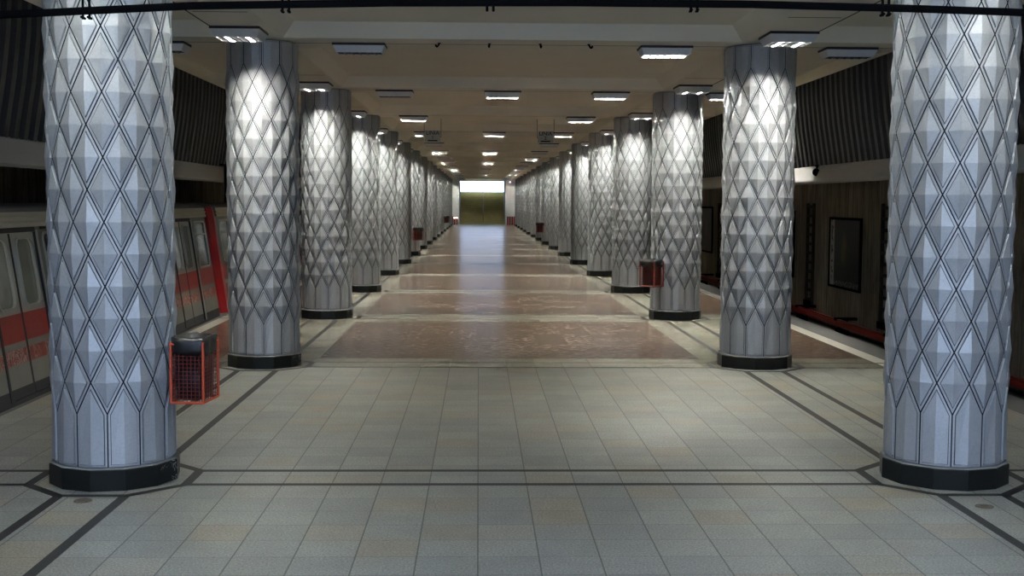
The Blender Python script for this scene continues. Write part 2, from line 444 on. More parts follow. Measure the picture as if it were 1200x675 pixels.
# far end: wall with stair going up to daylight
YE = YF
we = MB()
SW0, SW1 = -2.5, 2.3
for x0, x1 in ((-10.3, SW0), (SW1, 10.3)): we.box((x0, YE+.3, -1.5), (x1, YE+.6, 5.2))
for x0, x1 in ((SW0-.3, SW0), (SW1, SW1+.3)): we.box((x0, YE+.6, 0), (x1, YE+9, 5.4), 1)
struct(we.build('wall_far', [M['end_panel'], M['dark_concrete']], weld=False))
fe = MB(); fe.box((SW0-.4, YE, -.3), (SW1+.4, YE+1.0, -.0)); fe.box((-XI, YE, -.3), (XI, YE+.3, 0))
struct(fe.build('floor', M['pale'], weld=False))
stair = thing('staircase', 'olive green staircase climbing to the bright daylight opening at the far end', 'stairs', (0, YE+.7, 0))
n = 20; tr = MB()
for i in range(n):
    y0 = YE+.7+i*.30; z = .172*(i+1)
    tr.box((SW0+.02, y0, max(0, z-.3)), (SW1-.02, y0+.31, z-.03), 1); tr.box((SW0+.02, y0-.03, z-.03), (SW1-.02, y0+.31, z), 0)
tr.build('steps', [M['stair'], M['stair_riser']], stair, off=stair.location, weld=False)
hr = MB(); ya, yb = YE+.8, YE+.7+n*.3
hr.tube((0, ya, 1.05), (0, yb, 3.44+.95), .025)
for i in range(5):
    t = i/4; y = ya+(yb-ya)*t; hr.tube((0, y, .172*max(0, (y-YE-.7)/.3)), (0, y, 1.05+(3.34)*t), .03)
hr.build('handrail', M['steel'], stair, off=stair.location)
ld = MB(); ld.box((SW0-.3, YE+.7+n*.3, 3.1), (SW1+.3, YE+40, 3.44))
struct(ld.build('floor', M['concrete'], weld=False))

# ------------------------------------------------------------------ columns
H = 3.59/14; Z0 = .62; ZB, ZT = .185, ZC-.014
RF, RP, RA, RG = .484, .496, .517, .470
A15 = PI/12; UR = .485
def offset_poly(poly, d):                 # convex, counter-clockwise
    n = len(poly); out = []
    for i in range(n):
        p0, p1, p2 = Vector(poly[i-1]), Vector(poly[i]), Vector(poly[(i+1) % n])
        e1, e2 = (p1-p0).normalized(), (p2-p1).normalized()
        n1, n2 = Vector((-e1.y, e1.x)), Vector((-e2.y, e2.x))
        b = n1+n2; q = b.dot(n1)
        out.append(p1+b*(d/q))
    return out
def cyl(p, r):
    t = p[0]/UR; return (r*math.sin(t), -r*math.cos(t), p[1])
sh = MB()
def ring(a, ra, b, rb, mi):
    for i in range(len(a)):
        j = (i+1) % len(a); sh.face([cyl(a[i], ra), cyl(a[j], ra), cyl(b[j], rb), cyl(b[i], rb)], mi)
def panel(poly, kind, c):
    g, f0, f1 = offset_poly(poly, .0050), offset_poly(poly, .0225), offset_poly(poly, .0278)
    ring(poly, RG, g, RF, 1); ring(g, RF, f0, RF, 0); ring(f0, RF, f0, RF-.008, 1); ring(f0, RF-.008, f1, RF-.008, 1); ring(f1, RF-.008, f1, RP, 0)
    if kind == 'diamond':
        for i in range(4): sh.face([cyl(f1[i], RP), cyl(f1[(i+1) % 4], RP), cyl(c, RA)])
    else:
        n = len(f1)
        rr = lambda i: RP+.012 if i == 0 else RP
        tip = n//2
        a = list(range(0, tip+1)); b = list(range(tip, n))+[0]
        for idx in (a, b):
            for k in range(1, len(idx)-1): sh.face([cyl(f1[idx[0]], rr(idx[0])), cyl(f1[idx[k]], RP), cyl(f1[idx[k+1]], rr(idx[k+1]))])
w = UR*A15
for n_ in range(1, 14):
    z = Z0+n_*H; ph = 0 if n_ % 2 else .5
    for k in range(12):
        u = (k+ph)*2*w
        panel([(u, z-H), (u+w, z), (u, z+H), (u-w, z)], 'diamond', (u, z))
for k in range(12):
    u = (k+.5)*2*w
    panel([(u, ZB), (u+w, ZB), (u+w, Z0), (u, Z0+H), (u-w, Z0), (u-w, ZB)], 'stave', None)
    zt = Z0+14*H
    panel([(u, ZT), (u-w, ZT), (u-w, zt), (u, zt-H), (u+w, zt), (u+w, ZT)], 'stave', None)
col_proto = thing('column', 'tbd', 'column', (0, 0, 0), 0, 'diamond clad columns in two rows')
sh.build('shaft', [M['alu'], M['groove']], col_proto)
pl = MB(); rr = .532
pl.lathe([(rr-.02, 0), (rr-.003, .002), (rr-.003, .165), (rr-.010, .174)], 12)
pl.lathe([(rr-.010, .174), (rr-.03, .186), (.44, .190)], 12, 1)
pl.build('plinth', [M['black_marble'], M['ledge']], col_proto)
pos = {}
col_group = 'diamond clad columns in two rows'
phase = {('L', k): 9.5+RND.choice((-1, 0, 1)) for k in range(NCOL)}
phase.update({('R', k): 15+RND.choice((-2, 0, 2)) for k in range(NCOL)}); phase[('R', 0)] = 16; phase[('R', 1)] = 2
cl = {('L', 0): 'large bluish grey column, the nearest in the left row, with an orange bin',
      ('R', 0): 'large bluish grey column, the nearest in the right row, without a bin',
      ('R', 2): 'grey diamond clad column, third from the camera in the right row, with an orange bin',
      ('L', 6): 'grey diamond clad column, seventh in the left row, with a small red bin',
      ('R', 8): 'grey diamond clad column, ninth in the right row, with a small red bin',
      ('L', 12): 'grey diamond clad column, thirteenth in the left row, with a small red bin'}
first = True
for k in range(NCOL):
    for sd, s in (('L', -1), ('R', 1)):
        lab = cl.get((sd, k), 'grey diamond clad column, %s from the camera in the %s row' % (ORD[k], 'left' if s < 0 else 'right'))
        loc = (s*XC, axis(k), .0015); rz = math.radians(phase[(sd, k)])
        if first:
            col_proto.location = loc; col_proto.rotation_euler = (0, 0, rz); col_proto['label'] = lab; first = False
        else: dup(col_proto, loc, rz, lab, col_group)

# ------------------------------------------------------------------ lamps
def make_lamp(lw, ll, tube_m, label, loc, rz=0, group=None, slope=.10, across=False):
    """louvred twin-tube ceiling light, lw wide (x), ll deep (y); hangs down from z=0"""
    t = thing('ceiling_light', label, 'ceiling light', loc, rz, group)
    a, b = lw/2, ll/2; HT, ZB_ = -.034, -.128
    h = MB(); h.box((-a, -b, HT), (a, b, 0)); h.build('housing', M['lamp_dark'], t, bevel=.005)
    r = MB(); ia, ib = a-.05, b-slope
    def loop(x, y, z): return [(-x, -y, z), (x, -y, z), (x, y, z), (-x, y, z)]
    L = [loop(a-.008, b-.008, HT), loop(ia, ib, ZB_), loop(ia-.010, ib-.010, ZB_), loop(ia-.016, ib-.016, HT-.006)]
    for p, q in zip(L, L[1:]):
        for i in range(4): r.face([p[i], p[(i+1) % 4], q[(i+1) % 4], q[i]])
    r.face(L[3]); r.build('reflector', M['lamp_white'], t)
    lv = MB()
    for i in range(1, 4):
        y = -ib+2*ib*i/4; lv.box((-ia+.012, y-.004, ZB_+.001), (ia-.012, y+.004, ZB_+.045))
    for i in range(1, 6):
        x = -ia+2*ia*i/6; lv.box((x-.012, -ib+.012, ZB_+.001), (x+.012, ib-.012, ZB_+.042))
    lv.build('louvre', M['louvre'], t, weld=False)
    for s in (-1, 1):
        tb = MB()
        if across: tb.tube((-ia+.03, s*ib*.5, -.066), (ia-.03, s*ib*.5, -.066), .013, 6)
        else: tb.tube((s*ia*.5, -ib+.03, -.066), (s*ia*.5, ib-.03, -.066), .013, 6)
        tb.build('tube', tube_m, t)
    return t
LC = 'lamps in front of the columns'; LR = 'lamps on the ceiling beams'
col_lamp = dim_lamp = None
for k in range(NCOL):
    for s in (-1, 1):
        loc = (s*3.52+(.06 if s > 0 else -.06), axis(k)-1.33, ZC-.0015)
        if k == 0:
            lab = 'dim ceiling light above the nearest column of the %s row' % ('left' if s < 0 else 'right')
            if dim_lamp is None: dim_lamp = make_lamp(.64, .68, M['tube_weak'], lab, loc, 0, LC)
            else: dup(dim_lamp, loc, 0, lab, LC)
            continue
        lab = 'bright louvred ceiling light before the %s column of the %s row' % (ORD[k], 'left' if s < 0 else 'right')
        if col_lamp is None: col_lamp = make_lamp(.64, .68, M['tube'], lab, loc, 0, LC)
        else: dup(col_lamp, loc, 0, lab, LC)
for s in (-1, 1): dup(col_lamp, (s*2.9, YF-.9, ZR-.0015), 0, 'added ceiling light close to the far end wall, %s of the stairs' % ('left' if s < 0 else 'right'), LC)  # extra pair added to light the dark end panels
on = off = mid = None
def beam_lamp(x, k, state, where):
    global on, off, mid
    loc = (x, axis(k)+.10, ZC-.0015)
    word = {'on': 'bright', 'mid': 'dim', 'off': 'unlit'}[state]
    lab = '%s ceiling light %s on the beam at the %s columns' % (word, where, ORD[k])
    pr = {'on': on, 'off': off, 'mid': mid}[state]
    if pr is None:
        pr = make_lamp(.74, .46, {'on': M['tube_beam'], 'mid': M['tube_mid'], 'off': M['tube_off']}[state], lab, loc, 0, LR, .06, True)
        if state == 'on': on = pr
        elif state == 'off': off = pr
        else: mid = pr
    else: dup(pr, loc, 0, lab, LR)
state_l = {1: 'off', 2: 'off', 3: 'on', 4: 'mid', 5: 'off', 6: 'mid', 7: 'off', 8: 'mid', 9: 'off', 10: 'mid', 11: 'off', 12: 'off', 13: 'mid', 14: 'off', 15: 'off'}
state_r = {1: 'mid', 2: 'mid', 3: 'mid', 4: 'mid', 5: 'off', 6: 'off', 7: 'mid', 8: 'off', 9: 'off', 10: 'mid', 11: 'off', 12: 'mid', 13: 'off', 14: 'off', 15: 'off'}
near = make_lamp(.74, .46, M['tube_fill'], 'added faint ceiling light left of the middle on the beam at the first columns', (-2.16, axis(0)+.06, ZC-.0015), 0, LR, .06, True)  # unseen pair of lamps added to brighten the near floor
dup(near, (2.17, axis(0)+.06, ZC-.0015), 0, 'added faint ceiling light right of the middle on the beam at the first columns', LR)
for k in range(1, 16):
    beam_lamp(-2.16, k, state_l[k], 'left of the middle'); beam_lamp(2.17, k, state_r[k], 'right of the middle')
    if k % 2 == 0: beam_lamp(0.0, k, 'on' if k in (2, 4, 6, 10) else 'mid', 'in the middle')
beam_lamp(4.8, 1, 'off', 'over the right aisle'); beam_lamp(4.5, 2, 'mid', 'over the right aisle')
beam_lamp(-4.95, 1, 'off', 'over the left aisle')

# small black hooks on the first visible beam
for i, x in enumerate((-1.03, -.33, .38, 1.06)):
    h = MB(); sx = (-1, -.2, .3, 1)[i]*.03
    h.path([(0, 0, 0), (sx*.4, 0, -.03), (sx, -.01, -.055), (sx*1.5, -.03, -.05), (sx*1.6, -.04, -.03)], .013, 6)
    h.lathe([(.0, 0), (.022, 0), (.022, -.008), (0, -.008)], 10)
    o = h.build('ceiling_hook', M['iron']); o.location = (x, axis(1)-.16, ZC-.001)
    tag(o, 'small black hook on the ceiling beam, %s of four from the left' % ORD[i], 'hook', 'hooks on the ceiling beam')

# ------------------------------------------------------------------ black pipe across the top
PY = 6.2
pt = thing('overhead_pipe', 'thin black pipe running across the hall just under the ceiling in front of everything', 'pipe', (0, PY, 0))
px = [(-3.6, 3.195), (-2.87, 3.245), (-1.9, 3.300), (-.9, 3.325), (0, 3.335), (.9, 3.335), (1.7, 3.322), (2.6, 3.300), (3.6, 3.25)]
pb = MB(); pb.path([(x, 0, z) for x, z in px], .020, 10); pb.build('pipe', M['iron'], pt, smooth=True)
def pz(x):
    for (a, za), (b, zb) in zip(px, px[1:]):
        if a <= x <= b: return za+(zb-za)*(x-a)/(b-a)
for x in (-2.42, -1.436, -.418, .605, 1.575):
    cb = MB(); z = pz(x)
    for d in (-.016, .016):
        cb.tube((x+d, 0, z-.042), (x+d, 0, ZC+.19), .007, 6); cb.tube((x+d, -.028, z-.034), (x+d, .028, z-.034), .007, 6)
    cb.build('hanger', M['iron'], pt)

# ------------------------------------------------------------------ litter bins
def make_bin(label, loc, rz, bag=.12, red=False):
    """wall-hung wire bin: local +y points away from its column, back at y=0, bottom at z=0"""
    t = thing('litter_bin', label, 'litter bin', loc, rz, 'wire litter bins hung on the columns')
    W, Dp, Hh = .19, .27, .50
    fr = MB()
    for z in (0, Hh-.02):
        for a, b in (((-W, 0), (W, 0)), ((W, 0), (W, Dp)), ((W, Dp), (-W, Dp)), ((-W, Dp), (-W, 0))): fr.tube((a[0], a[1], z), (b[0], b[1], z), .010, 6)
    for x, y in ((-W, 0), (W, 0), (W, Dp), (-W, Dp)): fr.tube((x, y, 0), (x, y, Hh), .012, 6)
    fr.build('frame', M['bin_frame_red' if red else 'orange'], t)
    g = MB()
    for i in range(1, 11):
        x = -W+2*W*i/11
        for y in (0, Dp): g.tube((x, y, 0), (x, y, Hh-.02), .0026, 4)
    for i in range(1, 8):
        y = Dp*i/8
        for x in (-W, W): g.tube((x, y, 0), (x, y, Hh-.02), .0026, 4)
    for j in range(1, 15):
        z = (Hh-.02)*j/15
        for y in (0, Dp): g.tube((-W, y, z), (W, y, z), .0026, 4)
        for x in (-W, W): g.tube((x, 0, z), (x, Dp, z), .0026, 4)
    g.build('wire_mesh', M['bin_red'], t, weld=False)
    bg = MB(); n = 28; rnd = random.Random(3)
    levels = [(.02, -.016), (.2, -.013), (Hh-.05, -.01), (Hh-.11 if bag else Hh-.05, .014), (Hh-.07, .022), (Hh-.02, .024), (Hh+.03, .016), (Hh+.035, -.02), (Hh-.12, -.05)]
    def rect_pt(t_, e):
        a, b = W+e, Dp/2+e; ang = 2*PI*t_
        c, s_ = math.cos(ang), math.sin(ang); p = 5
        r = (abs(c/a)**p+abs(s_/b)**p)**(-1/p)
        return r*c, Dp/2+r*s_
    base = len(bg.v)
    for z, e in levels:
        for i in range(n):
            j = rnd.uniform(-.012, .012) if e > 0 else rnd.uniform(-.003, .0)
            x, y = rect_pt(i/n, e+j); bg.v.append((x, y, z+rnd.uniform(-.016, .016)*(1 if e > 0 else 0)))
    for l in range(len(levels)-1):
        for i in range(n):
            j = (i+1) % n; bg.f.append((base+l*n+i, base+l*n+j, base+(l+1)*n+j, base+(l+1)*n+i)); bg.mi.append(0)
    bg.f.append(tuple(base+i for i in range(n))); bg.mi.append(0)
    bg.f.append(tuple(base+(len(levels)-1)*n+i for i in range(n))); bg.mi.append(0)
    bg.build('bag', M['bag'], t, smooth=True)
    br = MB()
    for z in (.14, .36): br.box((-.05, -.035, z), (.05, -.004, z+.03))
    br.build('bracket', M['iron'], t)
    return t
def bin_at(sd, k, ang, label, red=False):
    """ang: direction from the column axis to the bin, 0 = towards the camera, + = towards +x"""
    s = -1 if sd == 'L' else 1; a = math.radians(ang)
    d = (math.sin(a), -math.cos(a)); r = .555
    return make_bin(label, (s*XC+d[0]*r, axis(k)+d[1]*r, .68), math.atan2(d[1], d[0])-PI/2, red=red)
bin_at('L', 0, 84, 'orange wire litter bin with a black bag on the nearest left column')
bin_at('R', 2, -52, 'orange litter bin with a black rim on the third column of the right row', True)
bin_at('L', 6, 40, 'small red litter bin on the seventh column of the left row', True)
bin_at('R', 8, -62, 'small red litter bin on the ninth column of the right row', True)
bin_at('L', 12, 50, 'tiny dark red litter bin on the thirteenth column of the left row', True)

# floor drains by the nearest columns
for x, y, lab in ((-3.54, 9.46, 'small brown round drain cover in the floor before the nearest left column'), (3.46, 9.25, 'small brown round drain cover in the floor before the nearest right column')):
    d = MB(); d.lathe([(0, .006), (.045, .006), (.055, .003), (.068, .005), (.07, 0), (0, 0)], 20)
    for a in range(4): d.box((-.03, -.022+a*.013, .006), (.03, -.018+a*.013, .009))
    o = d.build('floor_drain', M['drain']); o.location = (x, y, .0003); tag(o, lab, 'drain cover', 'drain covers')

# ------------------------------------------------------------------ hanging line signs
def text_mesh(body, size):
    cu = bpy.data.curves.new('txt', 'FONT'); cu.body = body; cu.size = size; cu.align_x = 'CENTER'; cu.align_y = 'CENTER'; cu.extrude = .002; cu.offset = .002
    o = bpy.data.objects.new('txt', cu); C.objects.link(o)
    dg = bpy.context.evaluated_depsgraph_get(); dg.update()
    me = bpy.data.meshes.new_from_object(o.evaluated_get(dg)); bpy.data.objects.remove(o); return me
def line_sign(x, num, label):
    y = 32.95; t = thing('hanging_sign', label, 'sign', (x, y, 0), 0, 'hanging line signs')
    b = MB(); b.box((-.21, -.02, 3.93), (.21, .02, 4.23)); b.build('board', M['sign_board'], t, bevel=.005)
    for s in (-1, 1):
        r = MB(); r.tube((s*.225, 0, 4.05), (s*.225, 0, ZC), .006, 6); r.box((s*.21-.018, -.008, 4.05), (s*.21+.018, .008, 4.07)); r.build('rod', M['iron'], t)
    for body, z, sz in (('LINIA', 4.165, .145), (num, 4.045, .12)):
        me = text_mesh(body, sz); me.materials.append(M['sign_ink'])
        o = bpy.data.objects.new('lettering', me); C.objects.link(o); o.parent = t; o.location = (0, -.022, z); o.rotation_euler = (PI/2, 0, 0)
    u = MB(); u.box((-.13, -.026, 3.945), (.13, -.02, 3.98)); u.build('underline', M['sign_ink'], t)
line_sign(-1.71, '1', 'small grey hanging sign with black lettering left of the middle under the ceiling')
line_sign(1.31, '2', 'small grey hanging sign with black lettering right of the middle under the ceiling')

# ------------------------------------------------------------------ far end details
for i, (x, lit) in enumerate(((-3.2, 0), (-2.98, 1), (-2.72, 1), (2.52, 0), (2.76, 0), (3.0, 0), (3.24, 0))):
    lab = 'red post at the far end %s, %s' % (('left of the stairs', ['outermost and unlit', 'second outward, with a white lamp', 'innermost, with a white lamp'][i]) if i < 3 else
          ('right of the stairs', ['closest to the stairs', 'second outward from the stairs', 'third outward from the stairs', 'outermost of four'][i-3]))
    t = thing('barrier_post', lab, 'post', (x, YF-1.2, 0), 0, 'red posts at the far end')
    b = MB(); b.box((-.085, -.12, 0), (.085, .12, .80)); b.box((-.10, -.14, .80), (.10, .14, .84)); b.build('body', M['post_red'], t, bevel=.01)
    if lit:
        l = MB(); l.box((-.05, -.135, .62), (.05, -.12, .76)); l.build('lamp', M['white_glow'], t)
    f = MB(); f.box((-.1, -.15, 0), (.1, .15, .04)); f.build('foot', M['iron'], t)
for x, z, lab in ((-2.35, 4.38, 'small white spot lamp above the left side of the far stairs'), (2.75, 4.38, 'small white spot lamp above the right side of the far stairs'), (.45, 4.42, 'tiny white spot lamp above the middle of the far stairs')):
    t = thing('spot_lamp', lab, 'lamp', (x, YF-1.3, z), 0, 'spot lamps at the far end')
    b = MB(); b.tube((0, .12, .02), (0, -.02, 0), .05, 12, r2=.08); b.tube((0, .06, 0), (0, .06, ZC-z), .015, 6); b.build('housing', M['lamp_dark'], t)
    g = MB(); g.tube((0, -.022, 0), (0, -.03, 0), .065, 12); g.build('lens', M['white_glow'], t)

# ------------------------------------------------------------------ right track wall: posters, cable ladders, third rail
def make_poster(y0, y1, z0, z1, m, label):
    yc, zc = (y0+y1)/2, (z0+z1)/2; hy, hz = (y1-y0)/2, (z1-z0)/2
    t = thing('poster_frame', label, 'poster', (WALLX-.012, yc, zc), 0, 'framed posters on the right track wall')
    f = MB()
    for a, b in (((-.06, -hy, -hz), (0, hy, -hz+.07)), ((-.06, -hy, hz-.07), (0, hy, hz)), ((-.06, -hy, -hz+.07), (0, -hy+.07, hz-.07)), ((-.06, hy-.07, -hz+.07), (0, hy, hz-.07))): f.box(a, b)
    f.build('frame', M['iron'], t, weld=False)
    p = MB(); p.box((-.03, -hy+.06, -hz+.06), (0, hy-.06, hz-.06)); o = p.build('print', m, t)
    return t
make_poster(33.1, 36.1, -.10, 1.95, M['poster_a'], 'framed dark poster with a pale text stripe on the right track wall')
make_poster(40.2, 42.9, -.10, 2.1, M['poster_c'], 'framed blue poster half hidden behind the second right column')
make_poster(54.4, 57.2, .10, 2.18, M['poster_b'], 'framed brown poster far along the right track wall')
for i, y in enumerate((24.2, 31.0, 38.2, 45.4, 52.6)):
    t = thing('cable_ladder', 'dark upright cable ladder on the right track wall, ' + ['closest to the camera', 'just before the dark poster', 'just past the dark poster', 'past the blue poster', 'before the brown poster'][i], 'cable ladder', (WALLX, y, -.85), 0, 'cable ladders on the track wall')
    b = MB()
    for d in (-.33, .33): b.box((-.09, d-.04, 0), (-.01, d+.04, 3.2))
    b.build('rail', M['ladder'], t, weld=False)
    r = MB()
    for j in range(11): r.box((-.08, -.29, .15+j*.29), (-.03, .29, .24+j*.29))
    r.build('rung', M['ladder'], t, weld=False)
    bx = MB(); bx.box((-.14, -.36, -.02), (-.01, .36, .16)); bx.build('shoe', M['iron'], t)
tr = thing('third_rail', 'red covered power rail low along the right track wall', 'power rail', (WALLX-.45, 60, -1.3))
c = MB(); x = WALLX-.45
c.extrude_y([(x-.09, -1.02), (x-.09, -.90), (x+.10, -.90), (x+.10, -1.02), (x+.08, -1.02), (x+.08, -.92), (x-.07, -.92), (x-.07, -1.02)], 1.5, 127, close=True)
c.extrude_y([(x-.14, -.865), (x-.14, -.835), (x-.06, -.835), (x-.06, -.865)], 1.5, 127, close=True)
c.build('cover', M['rail_red'], tr, off=tr.location, weld=False)
c = MB(); c.box((x-.03, 1.5, -1.08), (x+.05, 127, -.94)); c.build('conductor', M['steel'], tr, off=tr.location)
for i in range(13):
    y = 21.0+i*4.15; b = MB()
    b.box((x-.16, y-.09, -.875), (x+.44, y+.09, -.80)); b.box((x+.10, y-.07, -1.3), (x+.18, y+.07, -.86)); b.box((x-.12, y-.12, -1.3), (x+.18, y+.12, -1.10))
    b.build('bracket', M['iron'], tr, off=tr.location, weld=False)
# loudspeaker on the right beam, drop rod on the left beam
t = thing('loudspeaker', 'small black loudspeaker fixed on the pale beam over the right track', 'loudspeaker', (XE+.20, 22.4, 2.93))
b = MB(); b.tube((.03, 0, 0), (-.05, -.10, -.02), .035, 10, r2=.075); b.tube((.06, .04, .02), (.03, 0, 0), .05, 10); b.build('horn', M['iron'], t)
b = MB(); b.box((-.02, .0, .0), (.04, .03, .11)); b.box((-.04, -.05, .09), (.06, .06, .112)); b.build('bracket', M['iron'], t)
t = thing('drop_rod', 'thin black rod hanging below the pale beam in front of the red train', 'rod', (-XE-.10, 25.2, 2.30))
b = MB(); b.tube((0, 0, 0), (0, 0, .735), .028, 8); b.build('rod', M['iron'], t)
b = MB(); b.box((-.025, -.40, .735), (.03, .45, .77)); b.build('bracket', M['iron'], t)

# ------------------------------------------------------------------ train
def SX(z): return -5.70-.15*z
def SP(y, z, w=0): return (SX(z)+w, y, z+.15*w)
LENX = 3.0
def rrect(y0, y1, z0, z1, r, n=4):
    pts = []
    for cy, cz, a0 in ((y1-r, z0+r, -PI/2), (y1-r, z1-r, 0), (y0+r, z1-r, PI/2), (y0+r, z0+r, PI)):
        for i in range(n+1):
            a = a0+PI/2*i/n; pts.append((cy+r*math.cos(a), cz+r*math.sin(a)))
    return pts
def ring_panel(mb, y0, y1, z0, z1, hole, w, mi=0):
    n = len(hole); cy = sum(p[0] for p in hole)/n; cz = sum(p[1] for p in hole)/n
    def proj(p):
        dy, dz = p[0]-cy, p[1]-cz; t = 1e9
        if dy > 1e-9: t = min(t, (y1-cy)/dy)
        if dy < -1e-9: t = min(t, (y0-cy)/dy)
        if dz > 1e-9: t = min(t, (z1-cz)/dz)
        if dz < -1e-9: t = min(t, (z0-cz)/dz)
        return (cy+dy*t, cz+dz*t)
    outer = [proj(p) for p in hole]
    for i in range(n):
        j = (i+1) % n; a, b = outer[i], outer[j]
        poly = [hole[i], a]
        if abs(a[0]-b[0]) > 1e-6 and abs(a[1]-b[1]) > 1e-6:
            cyy = y1 if max(a[0], b[0]) > y1-1e-6 else y0; czz = z1 if max(a[1], b[1]) > z1-1e-6 else z0
            poly.append((cyy, czz))
        poly += [b, hole[j]]
        mb.face([SP(p[0], p[1], w) for p in poly], mi)
def loop_frame(mb, hole, d, w0, w1, mi=0):
    n = len(hole); cy = sum(p[0] for p in hole)/n; cz = sum(p[1] for p in hole)/n
    out = offset_poly([Vector(p) for p in hole], -d)
    for i in range(n):
        j = (i+1) % n; a, b, c_, e = hole[i], hole[j], out[j], out[i]
        mb.face([SP(*a, w1), SP(*b, w1), SP(*c_, w1), SP(*e, w1)], mi)
        mb.face([SP(*a, w0), SP(*b, w0), SP(*b, w1), SP(*a, w1)], mi)
        mb.face([SP(*e, w0), SP(*c_, w0), SP(*c_, w1), SP(*e, w1)], mi)
BANDS = [(-.25, .17, 9), (.17, .43, 0), (.43, .60, 2), (.60, .68, 0), (.68, 1.0, 1)]
def make_car(y0, y1, doors, windows, label, front=False):
    root = thing('train_car', label, 'train', (-7.4, (y0+y1)/2, -1.13), 0, 'red and grey train cars')
    off = root.location
    DH = .80                                          # half width of a doorway
    body = MB()
    segs = sorted([(d-DH, d+DH, 'door') for d in doors]+[(a, b, 'win') for a, b in windows])
    cur = y0
    def solid(a, b, top=2.0):
        for z0, z1, m in BANDS: body.face([SP(a, z0), SP(b, z0), SP(b, z1), SP(a, z1)], 3 if m == 9 else m)
        body.face([SP(a, 1.0), SP(b, 1.0), SP(b, top), SP(a, top)], 0)
    for a, b, kind in segs:
        if a > cur: solid(cur, a)
        if kind == 'door':
            body.face([SP(a, 1.94), SP(b, 1.94), SP(b, 2.0), SP(a, 2.0)], 3); body.face([SP(a, -.25), SP(b, -.25), SP(b, .05), SP(a, .05)], 3)
            for yy in (a, b): body.face([SP(yy, .05, 0), SP(yy, .05, -.06), SP(yy, 1.94, -.06), SP(yy, 1.94, 0)], 3)
        else:
            for z0, z1, m in BANDS: body.face([SP(a, z0), SP(b, z0), SP(b, z1), SP(a, z1)], 3 if m == 9 else m)
            ring_panel(body, a, b, 1.0, 2.0, rrect(a+.07, b-.07, 1.06, 1.90, .07), 0, 0)
        cur = b
    if cur < y1: solid(cur, y1)
    # far side, floor pan and the end that faces away
    fx = SX(1)-LENX
    body.face([(fx, y0, -.25), (fx, y1, -.25), (fx, y1, 2.0), (fx, y0, 2.0)], 0)
    body.face([(fx, y0, -.25), (fx, y1, -.25), SP(y1, -.25), SP(y0, -.25)], 3)
    for y in ((y0, y1) if not front else (y1,)): body.face([(fx, y, -.25), SP(y, -.25), SP(y, 2.0), (fx, y, 2.0)], 0)
    body.build('body', [M['train_grey'], M['train_red'], M['train_band'], M['rubber']], root, off=off, weld=False)
    # roof
    r = MB(); X2 = SX(2.0)
    prof = [(X2-.03, 2.0), (X2+.035, 2.005), (X2+.035, 2.05), (X2+.015, 2.058), (X2+.015, 2.075), (X2+.03, 2.08), (X2+.025, 2.12), (X2+.0, 2.127), (X2+.0, 2.142), (X2+.012, 2.147), (X2-.0, 2.185), (X2-.05, 2.225), (X2-.16, 2.25), (X2-.6, 2.275), (X2-1.5, 2.285), (X2-2.4, 2.275), (X2-2.85, 2.2), (fx, 2.0)]
    mi = [0]*10+[1]*7
    r.extrude_y(prof, y0, y1, mi)
    for y in (y0, y1): r.face([(p[0], y, p[1]) for p in prof], 1)
    r.build('roof', [M['train_cream'], M['train_roof']], root, off=off, weld=False)
    # doors
    for d in doors:
        for s in (-1, 1):
            a, b = (d-DH+.01, d-.03) if s < 0 else (d+.03, d+DH-.01)
            leaf = MB()
            for z0, z1, m in BANDS:
                z0 = max(z0, .05); leaf.face([SP(a, z0, -.03), SP(b, z0, -.03), SP(b, z1, -.03), SP(a, z1, -.03)], 4 if m == 9 else m)
            hole = rrect(a+.13, b-.13, 1.08, 1.86, .09)
            ring_panel(leaf, a, b, 1.0, 1.935, hole, -.03, 3)
            for yy in (a, b): leaf.face([SP(yy, .05, -.03), SP(yy, .05, -.06), SP(yy, 1.935, -.06), SP(yy, 1.935, -.03)], 4)
            lo = leaf.build('door', [M['train_grey'], M['train_red'], M['train_band'], M['train_frame'], M['rubber']], root, off=off, weld=False)
            g = MB(); g.face([SP(*p, -.045) for p in hole]); g.build('pane', M['glass'], lo, off=off)
            fr = MB(); loop_frame(fr, hole, .028, -.03, -.008); fr.build('window_frame', M['train_frame'], lo, off=off)
        sm = MB(); sm.hexa([SP(d-.035, .05, -.06), SP(d+.035, .05, -.06), SP(d+.035, .05, -.035), SP(d-.035, .05, -.035)], [SP(d-.035, 1.93, -.06), SP(d+.035, 1.93, -.06), SP(d+.035, 1.93, -.035), SP(d-.035, 1.93, -.035)])
        sm.build('door_seal', M['rubber'], root, off=off)
        for s in (-1, 1):
            yy = d+s*(DH+.02); h = MB()
            h.hexa([SP(yy-.025, .05, 0), SP(yy+.025, .05, 0), SP(yy+.025, .05, .012), SP(yy-.025, .05, .012)], [SP(yy-.025, 1.96, 0), SP(yy+.025, 1.96, 0), SP(yy+.025, 1.96, .012), SP(yy-.025, 1.96, .012)])
            h.build('door_jamb', M['rubber' if s < 0 else 'train_frame'], root, off=off)
    for a, b in windows:
        hole = rrect(a+.07, b-.07, 1.06, 1.90, .07)
        wf = MB(); loop_frame(wf, hole, .035, 0, .018)
        wf.hexa([SP(a+.07, 1.655, -.02), SP(b-.07, 1.655, -.02), SP(b-.07, 1.655, .012), SP(a+.07, 1.655, .012)], [SP(a+.07, 1.68, -.02), SP(b-.07, 1.68, -.02), SP(b-.07, 1.68, .012), SP(a+.07, 1.68, .012)])
        wo = wf.build('window', M['train_frame'], root, off=off, weld=False)
        g = MB(); g.face([SP(*p, -.012) for p in hole]); g.build('pane', M['glass'], wo, off=off)
    # inside
    ins = MB()
